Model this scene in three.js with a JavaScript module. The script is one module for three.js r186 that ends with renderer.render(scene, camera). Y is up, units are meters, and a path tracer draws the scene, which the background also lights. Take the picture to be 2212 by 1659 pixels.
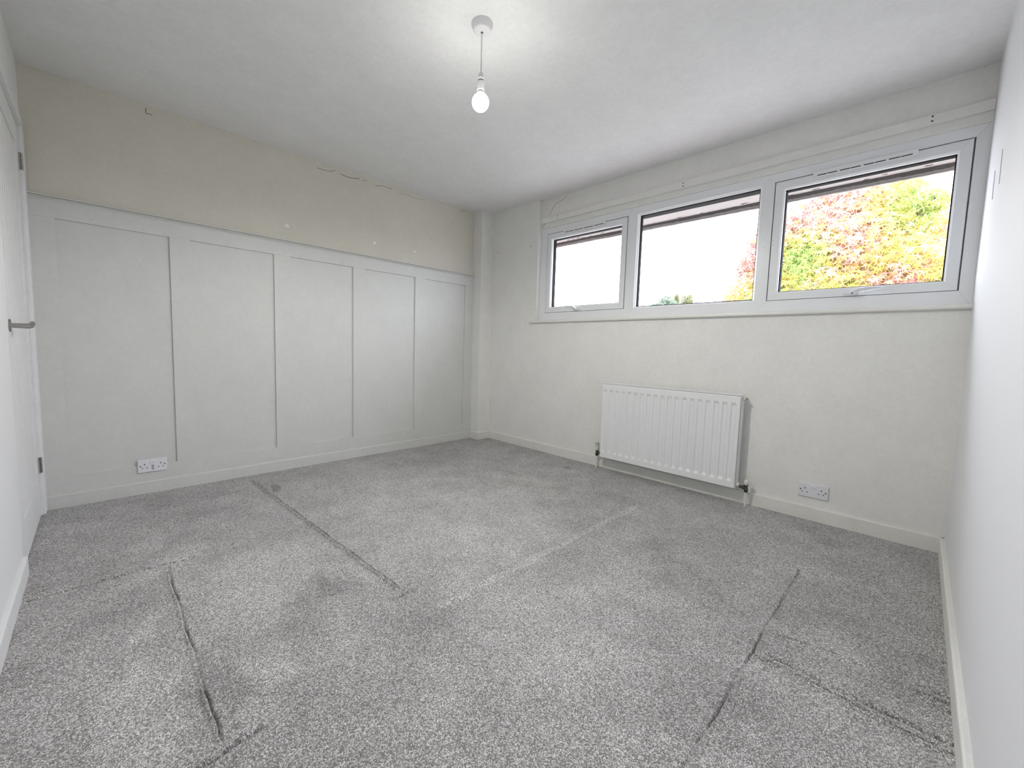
import * as THREE from 'three';
import { mergeGeometries, mergeVertices, toCreasedNormals } from 'three/addons/utils/BufferGeometryUtils.js';
import { RoundedBoxGeometry } from 'three/addons/geometries/RoundedBoxGeometry.js';
import { RectAreaLightUniformsLib } from 'three/addons/lights/RectAreaLightUniformsLib.js';
RectAreaLightUniformsLib.init();

// ---------------------------------------------------------------- camera, sky, exposure
const scene = new THREE.Scene();
const W = 2212, H = 1659;
const camera = new THREE.PerspectiveCamera(86.083, W / H, 0.05, 300);
camera.position.set(3.3916, 0.9833, 3.0687);
{
  const fwd = new THREE.Vector3(-0.714362, -0.081677, -0.694994), up = new THREE.Vector3(-0.077681, 0.996283, -0.03724);
  const right = new THREE.Vector3().crossVectors(fwd, up).normalize();
  camera.quaternion.setFromRotationMatrix(new THREE.Matrix4().makeBasis(right, up, fwd.clone().negate()));
  camera.setViewOffset(W, H, 33.1, 4.2, W, H);
}
const EXPOSURE = 2.5;
{ // bright overcast sky: lightest overhead, a little cooler than white, the same all round
  const w = 16, h = 128, d = new Float32Array(w * h * 4);
  for (let y = 0; y < h; y++) for (let x = 0; x < w; x++) {
    const el = ((y + 0.5) / h - 0.5) * Math.PI, s = Math.sin(el), L = s > 0 ? 5.0 * (0.72 + 0.45 * s) : 1.7, i = (y * w + x) * 4;
    d[i] = L * 0.93; d[i + 1] = L * 0.985; d[i + 2] = L * 1.11; d[i + 3] = 1;
  }
  const t = new THREE.DataTexture(d, w, h, THREE.RGBAFormat, THREE.FloatType);
  t.mapping = THREE.EquirectangularReflectionMapping; t.magFilter = THREE.LinearFilter; t.wrapS = THREE.RepeatWrapping; t.needsUpdate = true;
  scene.background = t;
}
const BULB_DOWN = 1.7, BULB_ROUND = 0.11;   // the lamp's two lights, used in its builder

// ---------------------------------------------------------------- helpers
let seed = 7;
const rnd = () => { seed = (seed + 0x6d2b79f5) | 0; let t = Math.imul(seed ^ (seed >>> 15), 1 | seed); t = (t + Math.imul(t ^ (t >>> 7), 61 | t)) ^ t; return ((t ^ (t >>> 14)) >>> 0) / 4294967296; };
const rr = (a, b) => a + (b - a) * rnd();
const used = {};
const numbered = (n) => { const k = used[n] = (used[n] ?? -1) + 1; return k ? n + '_' + String(k).padStart(3, '0') : n; };
function obj(name, geos, mat, parent = scene) {
  const list = [].concat(geos);
  let g = list[0];
  if (list.length > 1) {
    const flat = list.map((q) => { const r = q.index ? q.toNonIndexed() : q.clone(); for (const k of Object.keys(r.attributes)) if (!['position', 'normal', 'uv'].includes(k)) r.deleteAttribute(k); return r; });
    g = mergeGeometries(flat);
  }
  const m = new THREE.Mesh(g, mat);
  m.name = parent === scene ? numbered(name) : name;
  m.castShadow = m.receiveShadow = true;
  parent.add(m);
  return m;
}
function childNames(root) {            // brothers of one name get _001, _002 ...
  const n = {};
  for (const c of root.children) { const b = c.name.replace(/_\d{3}$/, ''); const k = n[b] = (n[b] ?? -1) + 1; c.name = k ? b + '_' + String(k).padStart(3, '0') : b; childNames(c); }
}
const struct = (name, geos, mat) => { const m = obj(name, geos, mat); m.userData.kind = 'structure'; return m; };
function structGroup(name) { const g = new THREE.Group(); g.name = name; g.userData.kind = 'structure'; scene.add(g); return g; }
function thing(name, label, category, pos, group) {
  const g = new THREE.Group(); g.name = numbered(name); g.position.set(...pos); g.userData = { label, category };
  if (group) g.userData.group = group;
  scene.add(g); return g;
}
// uv in metres, from each face's main axis
function metric(g) {
  const r = g.index ? g.toNonIndexed() : g; if (!r.attributes.normal) r.computeVertexNormals();
  const p = r.attributes.position, n = r.attributes.normal, uv = new Float32Array(p.count * 2);
  for (let i = 0; i < p.count; i++) {
    const ax = Math.abs(n.getX(i)), ay = Math.abs(n.getY(i)), az = Math.abs(n.getZ(i));
    if (ax >= ay && ax >= az) { uv[2 * i] = p.getZ(i); uv[2 * i + 1] = p.getY(i); }
    else if (ay >= az) { uv[2 * i] = p.getX(i); uv[2 * i + 1] = p.getZ(i); }
    else { uv[2 * i] = p.getX(i); uv[2 * i + 1] = p.getY(i); }
  }
  r.setAttribute('uv', new THREE.BufferAttribute(uv, 2));
  return r;
}
function box(x0, x1, y0, y1, z0, z1) {
  const g = new THREE.BoxGeometry(x1 - x0, y1 - y0, z1 - z0); g.translate((x0 + x1) / 2, (y0 + y1) / 2, (z0 + z1) / 2); return metric(g);
}
function rbox(x0, x1, y0, y1, z0, z1, r = 0.002, s = 2) {
  const g = new RoundedBoxGeometry(x1 - x0, y1 - y0, z1 - z0, s, r); g.translate((x0 + x1) / 2, (y0 + y1) / 2, (z0 + z1) / 2); return metric(g);
}
// polygon in x,y pulled out along z (z0..z1) with a small bevel on the z1 side
function prism(pts, z0, z1, bevel = 0) {
  const s = new THREE.Shape(pts.map((p) => new THREE.Vector2(...p)));
  const g = new THREE.ExtrudeGeometry(s, { depth: z1 - z0 - 2 * bevel, bevelEnabled: bevel > 0, bevelSize: bevel, bevelThickness: bevel, bevelOffset: -bevel, bevelSegments: 2, curveSegments: 8, steps: 1 });
  g.translate(0, 0, z0 + bevel); return metric(g);
}
// profile [out, y] run along an axis: 'z' for the wall x = 0 (out = +x), 'x' for the wall z = 0 (out = +z), '-x' for a wall whose out is -x (runs along z), '-z'
function run(profile, axis, from, to, at = 0) {
  const s = new THREE.Shape(profile.map((p) => new THREE.Vector2(...p)));
  const g = new THREE.ExtrudeGeometry(s, { depth: to - from, bevelEnabled: false, steps: 1, curveSegments: 6 });
  const m = new THREE.Matrix4();
  // local x = out, y = up, z = along
  if (axis === 'z') m.set(1, 0, 0, at, 0, 1, 0, 0, 0, 0, 1, from, 0, 0, 0, 1);
  if (axis === '-x') m.set(-1, 0, 0, at, 0, 1, 0, 0, 0, 0, -1, to, 0, 0, 0, 1);
  if (axis === 'x') m.set(0, 0, -1, to, 0, 1, 0, 0, 1, 0, 0, at, 0, 0, 0, 1);
  if (axis === '-z') m.set(0, 0, 1, from, 0, 1, 0, 0, -1, 0, 0, at, 0, 0, 0, 1);
  g.applyMatrix4(m); return metric(g);
}
const tube = (pts, r, seg = 8, closed = false, tube_ = 24) => new THREE.TubeGeometry(new THREE.CatmullRomCurve3(pts.map((p) => new THREE.Vector3(...p)), closed), tube_, r, seg, closed);
const lathe = (pts, seg = 32) => new THREE.LatheGeometry(pts.map((p) => new THREE.Vector2(...p)), seg);
const cyl = (r0, r1, h, seg = 24) => new THREE.CylinderGeometry(r0, r1, h, seg);
const lin = (r, g, b) => new THREE.Color().setRGB(r, g, b);

// ---------------------------------------------------------------- textures and materials
function smoothNoise(n, cells, s) {     // tileable value noise, n x n
  let q = s; const rn = () => { q = (q * 1664525 + 1013904223) >>> 0; return q / 4294967296; };
  const g = Array.from({ length: cells * cells }, rn), o = new Float32Array(n * n), f = (t) => t * t * (3 - 2 * t);
  for (let y = 0; y < n; y++) for (let x = 0; x < n; x++) {
    const u = (x / n) * cells, v = (y / n) * cells, i = Math.floor(u), j = Math.floor(v), a = f(u - i), b = f(v - j), i1 = (i + 1) % cells, j1 = (j + 1) % cells;
    o[y * n + x] = (g[j * cells + i] * (1 - a) + g[j * cells + i1] * a) * (1 - b) + (g[j1 * cells + i] * (1 - a) + g[j1 * cells + i1] * a) * b;
  }
  return o;
}
function dataTex(n, f, srgb, repeat) {
  const d = new Uint8Array(n * n * 4);
  for (let i = 0; i < n * n; i++) { const c = f(i); for (let k = 0; k < 3; k++) d[4 * i + k] = Math.max(0, Math.min(255, Array.isArray(c) ? c[k] : c)); d[4 * i + 3] = 255; }
  const t = new THREE.DataTexture(d, n, n); t.magFilter = THREE.LinearFilter; t.minFilter = THREE.LinearMipmapLinearFilter; t.generateMipmaps = true;
  t.wrapS = t.wrapT = THREE.RepeatWrapping; if (srgb) t.colorSpace = THREE.SRGBColorSpace; t.repeat.set(repeat, repeat); t.needsUpdate = true; return t;
}
const N = 512, nz = [smoothNoise(N, 8, 11), smoothNoise(N, 40, 12), smoothNoise(N, 128, 13), smoothNoise(N, 256, 14)];
const plasterBump = dataTex(N, (i) => 128 + 70 * (nz[1][i] - 0.5) + 90 * (nz[2][i] - 0.5) + 60 * (nz[3][i] - 0.5), false, 1 / 0.55);
const plasterTone = dataTex(N, (i) => 249 + 4 * (nz[0][i] - 0.5) + 4 * (nz[1][i] - 0.5) + 7 * (nz[3][i] - 0.5), true, 1 / 0.8);
const paint = (c, rough = 0.75, bump = 0.0004) => new THREE.MeshStandardMaterial({ color: lin(...c), roughness: rough, map: plasterTone, bumpMap: plasterBump, bumpScale: bump });
const M = {
  wall: paint([0.89, 0.885, 0.85]),
  beige: paint([0.745, 0.71, 0.625]),
  ceil: paint([0.92, 0.92, 0.92], 0.9, 0.0005),
  right: new THREE.MeshStandardMaterial({ color: lin(0.83, 0.835, 0.85), roughness: 0.75, bumpMap: plasterBump, bumpScale: 0.0001 }),
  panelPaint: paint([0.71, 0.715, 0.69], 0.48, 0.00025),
  gloss: paint([0.86, 0.86, 0.81], 0.38, 0.0002),
  doorWhite: paint([0.89, 0.895, 0.91], 0.4, 0.0002),
  upvc: new THREE.MeshStandardMaterial({ color: lin(0.86, 0.875, 0.89), roughness: 0.28 }),
  handleWhite: new THREE.MeshStandardMaterial({ color: lin(0.74, 0.75, 0.77), roughness: 0.22 }),
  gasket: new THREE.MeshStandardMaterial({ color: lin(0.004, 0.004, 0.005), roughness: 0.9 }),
  dark: new THREE.MeshStandardMaterial({ color: lin(0.02, 0.02, 0.02), roughness: 0.7 }),
  glass: new THREE.MeshPhysicalMaterial({ color: lin(1, 1, 1), transmission: 1, thickness: 0, roughness: 0, ior: 1.5, specularIntensity: 0.6 }),
  enamel: new THREE.MeshStandardMaterial({ color: lin(0.88, 0.885, 0.895), roughness: 0.32 }),
  plastic: new THREE.MeshStandardMaterial({ color: lin(0.8, 0.8, 0.84), roughness: 0.35 }),
  chrome: new THREE.MeshStandardMaterial({ color: lin(0.55, 0.55, 0.56), roughness: 0.22, metalness: 1 }),
  steel: new THREE.MeshStandardMaterial({ color: lin(0.38, 0.37, 0.36), roughness: 0.35, metalness: 1 }),
  gun: new THREE.MeshStandardMaterial({ color: lin(0.09, 0.09, 0.09), roughness: 0.3, metalness: 0.8 }),
  brass: new THREE.MeshStandardMaterial({ color: lin(0.35, 0.22, 0.09), roughness: 0.4, metalness: 1 }),
  cap: new THREE.MeshStandardMaterial({ color: lin(0.8, 0.79, 0.73), roughness: 0.45 }),
  crack: new THREE.MeshStandardMaterial({ color: lin(0.17, 0.155, 0.12), roughness: 0.9 }),
  filler: new THREE.MeshStandardMaterial({ color: lin(0.86, 0.86, 0.84), roughness: 0.9 }),
};

// ---------------------------------------------------------------- room shell
const RX = 3.5435, RZ = 3.318, RH = 2.4, T = 0.22, ZW = -0.05, OUT = -0.25;
const XR = 0.757;                       // window recess, left edge

// floor: carpet as a fine grid with its seams, dents and ridges; the pile's grain is a texture
{
  const lines = [];                     // [along axis, position(u), from, to, half width, depth, ridge height on + side]
  const wob = (u, k) => 0.0022 * Math.sin(u * 19 + k * 1.7) + 0.0014 * Math.sin(u * 71 + k * 3.1);
  const L = (axis, pos, a, b, w, depth, ridge, gap = 0) => lines.push({ axis, pos, a, b, w, depth, ridge, gap, k: lines.length });
  L('x', (u) => 2.311 - 0.049 * (u - 0.15), 0.12, 2.0, 0.0062, 0.012, 0.011);
  L('z', (u) => 2.183, 0.6, 2.2, 0.006, 0.0025, 0.005);
  L('z', (u) => 1.15, 2.79, 3.4, 0.0042, 0.02, 0.0);
  L('z', () => 1.156, 2.79, 2.88, 0.0085, 0.016, 0);
  L('x', (u) => 2.884, 1.16, 2.29, 0.0036, 0.011, 0.008, 1);
  L('z', (u) => 2.297 + 0.12 * (u - 2.87), 2.78, 3.3, 0.0075, 0.017, 0.003);
  L('z', (u) => 3.074, 0.74, 2.5, 0.0034, 0.011, 0.005, 1);
  L('x', (u) => 1.556 + 0.05 * (u - 3.3), 3.08, 3.56, 0.0065, 0.019, 0.007);
  L('x', (u) => 1.522 + 0.03 * (u - 3.3), 3.1, 3.56, 0.0068, 0.014, 0.0, 1);
  L('x', (u) => 0.725 + 0.01 * Math.sin(u * 9), 3.07, 3.56, 0.0055, 0.019, 0.006, 1);
  L('x', (u) => 1.39 - 0.05 * Math.sin((u - 3.07) * 7), 3.08, 3.56, 0.0055, 0.01, 0.004, 1);
  L('x', (u) => 1.352, 3.44, 3.56, 0.0065, 0.015, 0.004);
  L('x', (u) => 1.318, 3.46, 3.56, 0.0065, 0.013, 0.003);
  L('x', (u) => 0.64, 3.42, 3.56, 0.005, 0.011, 0.003);
  L('x', (u) => 1.12, 3.46, 3.56, 0.005, 0.01, 0.003);
  L('x', (u) => 0.63 - 0.083 * (u - 0.52), 0.5, 1.32, 0.005, 0.009, 0.004, 1);
  L('z', (u) => 2.031, 2.14, 2.31, 0.008, 0.012, 0.0);
  L('x', (u) => 0.62 + 0.15 * (u - 0.35), 0.3, 0.4, 0.01, 0.018, 0.0);
  const height = (x, z) => {
    let h = 0;
    for (const l of lines) {
      const u = l.axis === 'x' ? x : z, v = l.axis === 'x' ? z : x;
      if (u < l.a || u > l.b) continue;
      const d = v - l.pos(u) - wob(u, l.k);
      if (Math.abs(d) > 0.06) continue;
      let e = Math.min(1, (u - l.a) / 0.03, (l.b - u) / 0.03);
      if (l.gap) e *= 0.45 + 0.55 * Math.max(0, Math.min(1, 0.5 + 1.4 * Math.sin(u * 17 + l.k * 2.3) + 0.6 * Math.sin(u * 41 + l.k)));
      const q = d / l.w;
      h -= Math.min(0.028, 1.3 * l.depth) * e * Math.exp(-q * q * 1.6);
      const r = (d - l.w * 1.9) / (l.w * 1.3);
      h += l.ridge * e * Math.exp(-r * r);
    }
    return h;
  };
  // brushed pile: marks that lie the other way and look lighter or darker, with edges of their own; the broadest lighter one paints in window light. [x, z, rx, rz, turn, tone]
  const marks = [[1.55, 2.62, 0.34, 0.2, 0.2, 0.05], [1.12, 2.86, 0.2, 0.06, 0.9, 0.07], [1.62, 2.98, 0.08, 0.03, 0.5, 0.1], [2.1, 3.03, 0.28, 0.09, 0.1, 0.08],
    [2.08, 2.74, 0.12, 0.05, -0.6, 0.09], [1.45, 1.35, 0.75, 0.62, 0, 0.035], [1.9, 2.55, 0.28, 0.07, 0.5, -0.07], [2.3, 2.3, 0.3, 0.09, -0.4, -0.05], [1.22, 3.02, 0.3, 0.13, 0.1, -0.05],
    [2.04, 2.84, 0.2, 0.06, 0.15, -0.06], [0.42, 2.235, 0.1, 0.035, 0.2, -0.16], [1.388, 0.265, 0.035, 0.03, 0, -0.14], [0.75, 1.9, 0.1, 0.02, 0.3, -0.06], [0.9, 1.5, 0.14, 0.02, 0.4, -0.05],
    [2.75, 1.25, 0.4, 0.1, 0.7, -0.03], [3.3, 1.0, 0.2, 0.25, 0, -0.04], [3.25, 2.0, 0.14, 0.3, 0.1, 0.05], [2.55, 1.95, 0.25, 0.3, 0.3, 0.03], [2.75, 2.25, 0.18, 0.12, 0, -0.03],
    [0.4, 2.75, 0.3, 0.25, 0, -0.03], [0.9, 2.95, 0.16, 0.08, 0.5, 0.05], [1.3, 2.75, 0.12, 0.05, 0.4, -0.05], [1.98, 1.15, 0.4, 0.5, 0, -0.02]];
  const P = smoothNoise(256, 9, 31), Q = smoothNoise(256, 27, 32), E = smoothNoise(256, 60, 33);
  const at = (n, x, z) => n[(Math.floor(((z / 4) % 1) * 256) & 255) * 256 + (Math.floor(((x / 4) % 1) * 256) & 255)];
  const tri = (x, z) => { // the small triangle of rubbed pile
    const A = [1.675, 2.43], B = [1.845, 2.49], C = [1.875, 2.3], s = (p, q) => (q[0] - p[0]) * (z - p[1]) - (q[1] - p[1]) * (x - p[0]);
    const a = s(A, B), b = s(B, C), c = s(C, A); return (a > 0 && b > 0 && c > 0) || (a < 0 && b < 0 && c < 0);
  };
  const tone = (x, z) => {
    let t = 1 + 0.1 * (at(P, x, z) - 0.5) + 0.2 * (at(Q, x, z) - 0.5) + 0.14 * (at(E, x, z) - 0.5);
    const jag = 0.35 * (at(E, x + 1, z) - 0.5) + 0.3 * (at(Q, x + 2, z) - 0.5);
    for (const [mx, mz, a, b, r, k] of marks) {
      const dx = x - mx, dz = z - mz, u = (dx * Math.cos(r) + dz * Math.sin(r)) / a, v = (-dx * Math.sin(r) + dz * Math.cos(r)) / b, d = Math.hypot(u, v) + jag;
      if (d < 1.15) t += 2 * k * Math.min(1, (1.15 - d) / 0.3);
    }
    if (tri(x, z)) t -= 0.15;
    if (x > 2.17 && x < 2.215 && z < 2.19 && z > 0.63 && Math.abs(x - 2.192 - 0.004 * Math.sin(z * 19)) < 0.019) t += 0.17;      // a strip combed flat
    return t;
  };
  const axis = (max, fine) => { const v = [0]; while (v[v.length - 1] < max) { const c = v[v.length - 1]; let s = 0.018; for (const [p, w] of fine) if (Math.abs(c - p) < w) s = 0.0028; v.push(Math.min(max, c + s)); } return v; };
  const X0 = -0.02, Z0 = -0.02;
  const xs = axis(RX + 0.04, [[1.17, 0.035], [2.205, 0.035], [2.317, 0.045], [3.094, 0.035], [2.05, 0.03]]).map((v) => v + X0);
  const zs = axis(RZ + 0.04, [[2.285, 0.085], [2.902, 0.035], [1.56, 0.06], [0.745, 0.04], [1.38, 0.085], [1.14, 0.025], [0.635, 0.07]]).map((v) => v + Z0);
  const nx = xs.length, nzz = zs.length, pos = new Float32Array(nx * nzz * 3), col = new Float32Array(nx * nzz * 3), uv = new Float32Array(nx * nzz * 2), idx = [];
  for (let j = 0; j < nzz; j++) for (let i = 0; i < nx; i++) {
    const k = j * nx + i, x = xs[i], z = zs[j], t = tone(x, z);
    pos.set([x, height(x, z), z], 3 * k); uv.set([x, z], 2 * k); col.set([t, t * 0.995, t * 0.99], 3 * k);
    if (i < nx - 1 && j < nzz - 1) idx.push(k, k + nx, k + 1, k + 1, k + nx, k + nx + 1);
  }
  const g = new THREE.BufferGeometry();
  g.setAttribute('position', new THREE.BufferAttribute(pos, 3)); g.setAttribute('uv', new THREE.BufferAttribute(uv, 2)); g.setAttribute('color', new THREE.BufferAttribute(col, 3));
  g.setIndex(idx); g.computeVertexNormals();
  // yarn: short strokes of many greys, lying every way
  const n = 2048, c = document.createElement('canvas'); c.width = c.height = n;
  const q = c.getContext('2d'); q.fillStyle = 'rgb(136,135,134)'; q.fillRect(0, 0, n, n); q.lineCap = 'round';
  const hc = document.createElement('canvas'); hc.width = hc.height = n; const hq = hc.getContext('2d'); hq.fillStyle = 'rgb(70,70,70)'; hq.fillRect(0, 0, n, n); hq.lineCap = 'round';
  for (let i = 0; i < 190000; i++) {
    const x = rnd() * n, y = rnd() * n, a = rnd() * Math.PI, l = rr(3, 9), w = rr(1.7, 3.3), v = Math.min(255, Math.round(216 + 70 * (rnd() + rnd() + rnd() - 1.5) - (i < 70000 ? 48 : 0))), dx = Math.cos(a) * l / 2, dy = Math.sin(a) * l / 2, hv = Math.round(60 + 180 * Math.min(1, i / 190000 * 0.6 + rnd() * 0.4));
    for (const ox of [0, x < 20 ? n : x > n - 20 ? -n : null]) for (const oy of [0, y < 20 ? n : y > n - 20 ? -n : null]) {
      if (ox === null || oy === null) continue;
      for (const [ctx, s] of [[q, `rgb(${v},${v - 1},${v - 1})`], [hq, `rgb(${hv},${hv},${hv})`]]) {
        ctx.strokeStyle = s; ctx.lineWidth = w; ctx.beginPath(); ctx.moveTo(x + ox - dx, y + oy - dy); ctx.lineTo(x + ox + dx, y + oy + dy); ctx.stroke();
      }
    }
  }
  const yarn = new THREE.CanvasTexture(c), yarnH = new THREE.CanvasTexture(hc);
  for (const t of [yarn, yarnH]) { t.wrapS = t.wrapT = THREE.RepeatWrapping; t.repeat.set(1 / 1.08, 1 / 1.08); t.rotation = 0.2; }
  yarn.colorSpace = THREE.SRGBColorSpace;
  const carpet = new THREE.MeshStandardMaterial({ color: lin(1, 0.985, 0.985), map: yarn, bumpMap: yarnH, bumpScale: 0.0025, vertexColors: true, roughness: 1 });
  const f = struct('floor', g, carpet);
  obj('floor_slab', box(-T, RX + T, -0.25, -0.05, OUT, RZ + 1.2), paint([0.3, 0.28, 0.25]), f);
}
struct('ceiling', box(-T, RX + T, RH, RH + 0.2, OUT, RZ + 1.2), M.ceil);

// hairline: a thin crack that lies in the surface
const hair = (pts, r = 0.0013) => tube(pts, r, 5, false, pts.length * 5);
// left wall, panelled to the dado
{
  const w = struct('wall_left', box(-T, 0, 0, RH, OUT, RZ + 0.3), M.beige);
  const zs = [0.155, 0.2762, 0.7735, 0.8881, 1.3886, 1.4985, 1.9962, 2.1069, 2.6056, 2.7136, 3.2086, RZ];
  const P = 0.0135, y0 = 0.072, yb = 0.181, yt = 1.63, yd = 1.735;
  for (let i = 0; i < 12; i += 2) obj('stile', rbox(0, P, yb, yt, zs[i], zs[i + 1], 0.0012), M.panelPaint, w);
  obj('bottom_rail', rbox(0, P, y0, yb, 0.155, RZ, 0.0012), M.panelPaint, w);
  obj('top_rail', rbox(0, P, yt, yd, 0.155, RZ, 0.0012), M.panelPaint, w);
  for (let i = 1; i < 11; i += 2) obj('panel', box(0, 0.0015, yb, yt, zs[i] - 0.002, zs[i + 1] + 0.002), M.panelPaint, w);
  // dado ledge: lip, step, cove
  const prof = [[0, 1.717], [0.0155, 1.717], [0.016, 1.7215], [0.0175, 1.7245], [0.0195, 1.727], [0.0195, 1.7285], [0.0275, 1.7295], [0.029, 1.7315], [0.029, 1.734], [0.0275, 1.7355], [0.0225, 1.736], [0.0225, 1.7375], [0.0345, 1.7385], [0.036, 1.7405], [0.036, 1.744], [0.0345, 1.7458], [0, 1.7458]];
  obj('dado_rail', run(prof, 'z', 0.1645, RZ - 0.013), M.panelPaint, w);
  const c = (pts, r) => obj('crack', hair(pts.map(([y, z]) => [0.0003, y, z]), r), M.crack, w);
  c([[2.378, 2.801], [2.365, 2.8015], [2.349, 2.802], [2.3485, 2.787], [2.347, 2.772]], 0.002);
  c([[2.345, 1.788], [2.347, 1.731], [2.352, 1.68], [2.372, 1.642]], 0.0016);
  c([[2.356, 1.60], [2.351, 1.55], [2.354, 1.496], [2.367, 1.439]], 0.0022);
  c([[2.357, 1.414], [2.366, 1.39], [2.378, 1.369]], 0.0013);
  c([[2.349, 1.296], [2.364, 1.244], [2.369, 1.2], [2.369, 1.136]], 0.0016);
  c([[2.352, 1.06], [2.359, 0.975], [2.353, 0.876], [2.364, 0.79]], 0.001);
  c([[2.363, 0.355], [2.382, 0.315], [2.388, 0.276]], 0.0014);
  const spot = (y, z, s, tilt) => {
    const pts = []; for (let i = 0; i < 9; i++) { const a = (i / 9) * 2 * Math.PI, r = s * (0.75 + 0.4 * rnd()) * (Math.abs(Math.sin(a - tilt)) * 0.55 + 0.6); pts.push([r * Math.cos(a), r * Math.sin(a)]); }
    const g = prism(pts, 0, 0.0016, 0.0004); g.rotateY(Math.PI / 2); g.translate(0, y, z); obj('filler_spot', g, M.filler, w);
  };
  spot(1.856, 2.01, 0.017, 1.2); spot(1.868, 1.299, 0.018, 1.9); spot(1.868, 0.888, 0.014, 2.2);
}
// window wall
{
  const w = struct('wall_back', [box(0, XR, 0, RH, OUT, 0), box(XR, RX + T, 0, 1.238, OUT, 0), box(XR, RX + T, 2.136, RH, OUT, ZW)], M.wall);
  obj('crack', hair([[1.036, 2.381, ZW], [0.975, 2.355, ZW], [0.907, 2.337, ZW], [0.881, 2.309, ZW], [0.861, 2.275, ZW], [0.834, 2.25, ZW]], 0.0014), M.crack, w);
  for (const [x, y] of [[0.664, 1.981], [0.198, 1.987]]) { const g = cyl(0.004, 0.005, 0.002, 10); g.rotateX(Math.PI / 2); g.translate(x, y, 0.0005); obj('screw_hole', g, M.crack, w); }
}
struct('wall_corner', rbox(-0.01, 0.1293, -0.02, RH + 0.01, -0.01, 0.1637, 0.003), M.wall);      // boxing in the corner
{
  const w = struct('wall_right', box(RX, RX + T, 0, RH, OUT, RZ + 0.3), M.right);
  for (const pts of [[[1.782, 0.594], [1.733, 0.6], [1.691, 0.61], [1.651, 0.613]], [[1.771, 0.375], [1.711, 0.385], [1.651, 0.4]]]) obj('scuff_mark', hair(pts.map(([y, z]) => [RX - 0.0002, y, z]), 0.002), new THREE.MeshStandardMaterial({ color: lin(0.55, 0.54, 0.56), roughness: 0.8 }), w);
}
struct('wall_front', [box(0.889, RX + T, 0, RH, RZ, RZ + T), box(-T, 0.889, 2.045, RH, RZ, RZ + T), box(-T, 0.075, 0, 2.045, RZ, RZ + T)], M.right);
struct('wall_landing', [box(-T, 2, 0, RH, RZ + 1.0, RZ + 1.2), box(1.8, 2, 0, RH, RZ + T, RZ + 1.0), box(-T, 0, 0, RH, RZ + 0.3, RZ + 1.0)], M.right);

// skirting boards
const skirt = (t, h) => [[0, 0], [t, 0], [t, h - 0.006], [t - 0.0015, h - 0.002], [t - 0.006, h], [0, h]];
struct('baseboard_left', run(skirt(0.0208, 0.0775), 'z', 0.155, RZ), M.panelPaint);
struct('baseboard_corner', [box(-0.002, 0.1446, 0, 0.076, 0.1637, 0.179), box(0.1293, 0.1446, 0, 0.076, 0.0, 0.1638)].concat(run([[0, 0.07], [0.0154, 0.076], [0.008, 0.081], [0, 0.081]], 'x', -0.002, 0.1446, 0.1637), run([[0, 0.07], [0.0154, 0.076], [0.008, 0.081], [0, 0.081]], 'z', 0, 0.179, 0.1293)), M.gloss);
struct('baseboard_back', run(skirt(0.0145, 0.081), 'x', 0.1293, RX), M.gloss);
struct('baseboard_right', run(skirt(0.017, 0.081), '-x', 0.0, RZ, RX), M.gloss);
struct('baseboard_front', run(skirt(0.0135, 0.079), '-z', 0.893, RX, RZ), M.doorWhite);

// timber batten and filler strip over the window
{
  const t = struct('trim_1', rbox(XR - 0.002, RX, 2.178, 2.229, ZW - 0.005, ZW + 0.024, 0.003), M.wall);
  obj('filler_strip', rbox(XR, RX, 2.13, 2.181, ZW - 0.005, ZW + 0.007, 0.002), M.wall, t);
  for (const [x, y] of [[0.955, 2.216], [0.955, 2.194], [2.091, 2.214], [2.091, 2.192], [3.335, 2.219], [3.335, 2.196]]) {
    const g = cyl(0.0042, 0.0042, 0.002, 10); g.rotateX(Math.PI / 2); g.translate(x, y, ZW + 0.0235); obj('screw_hole', g, M.dark, t);
  }
  obj('crack', hair([[0.799, 2.178, ZW + 0.007], [0.795, 2.17, ZW + 0.007], [0.778, 2.162, ZW + 0.007], [0.769, 2.152, ZW + 0.007], [0.771, 2.137, ZW + 0.007]], 0.0018), M.crack, t);
}

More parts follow.
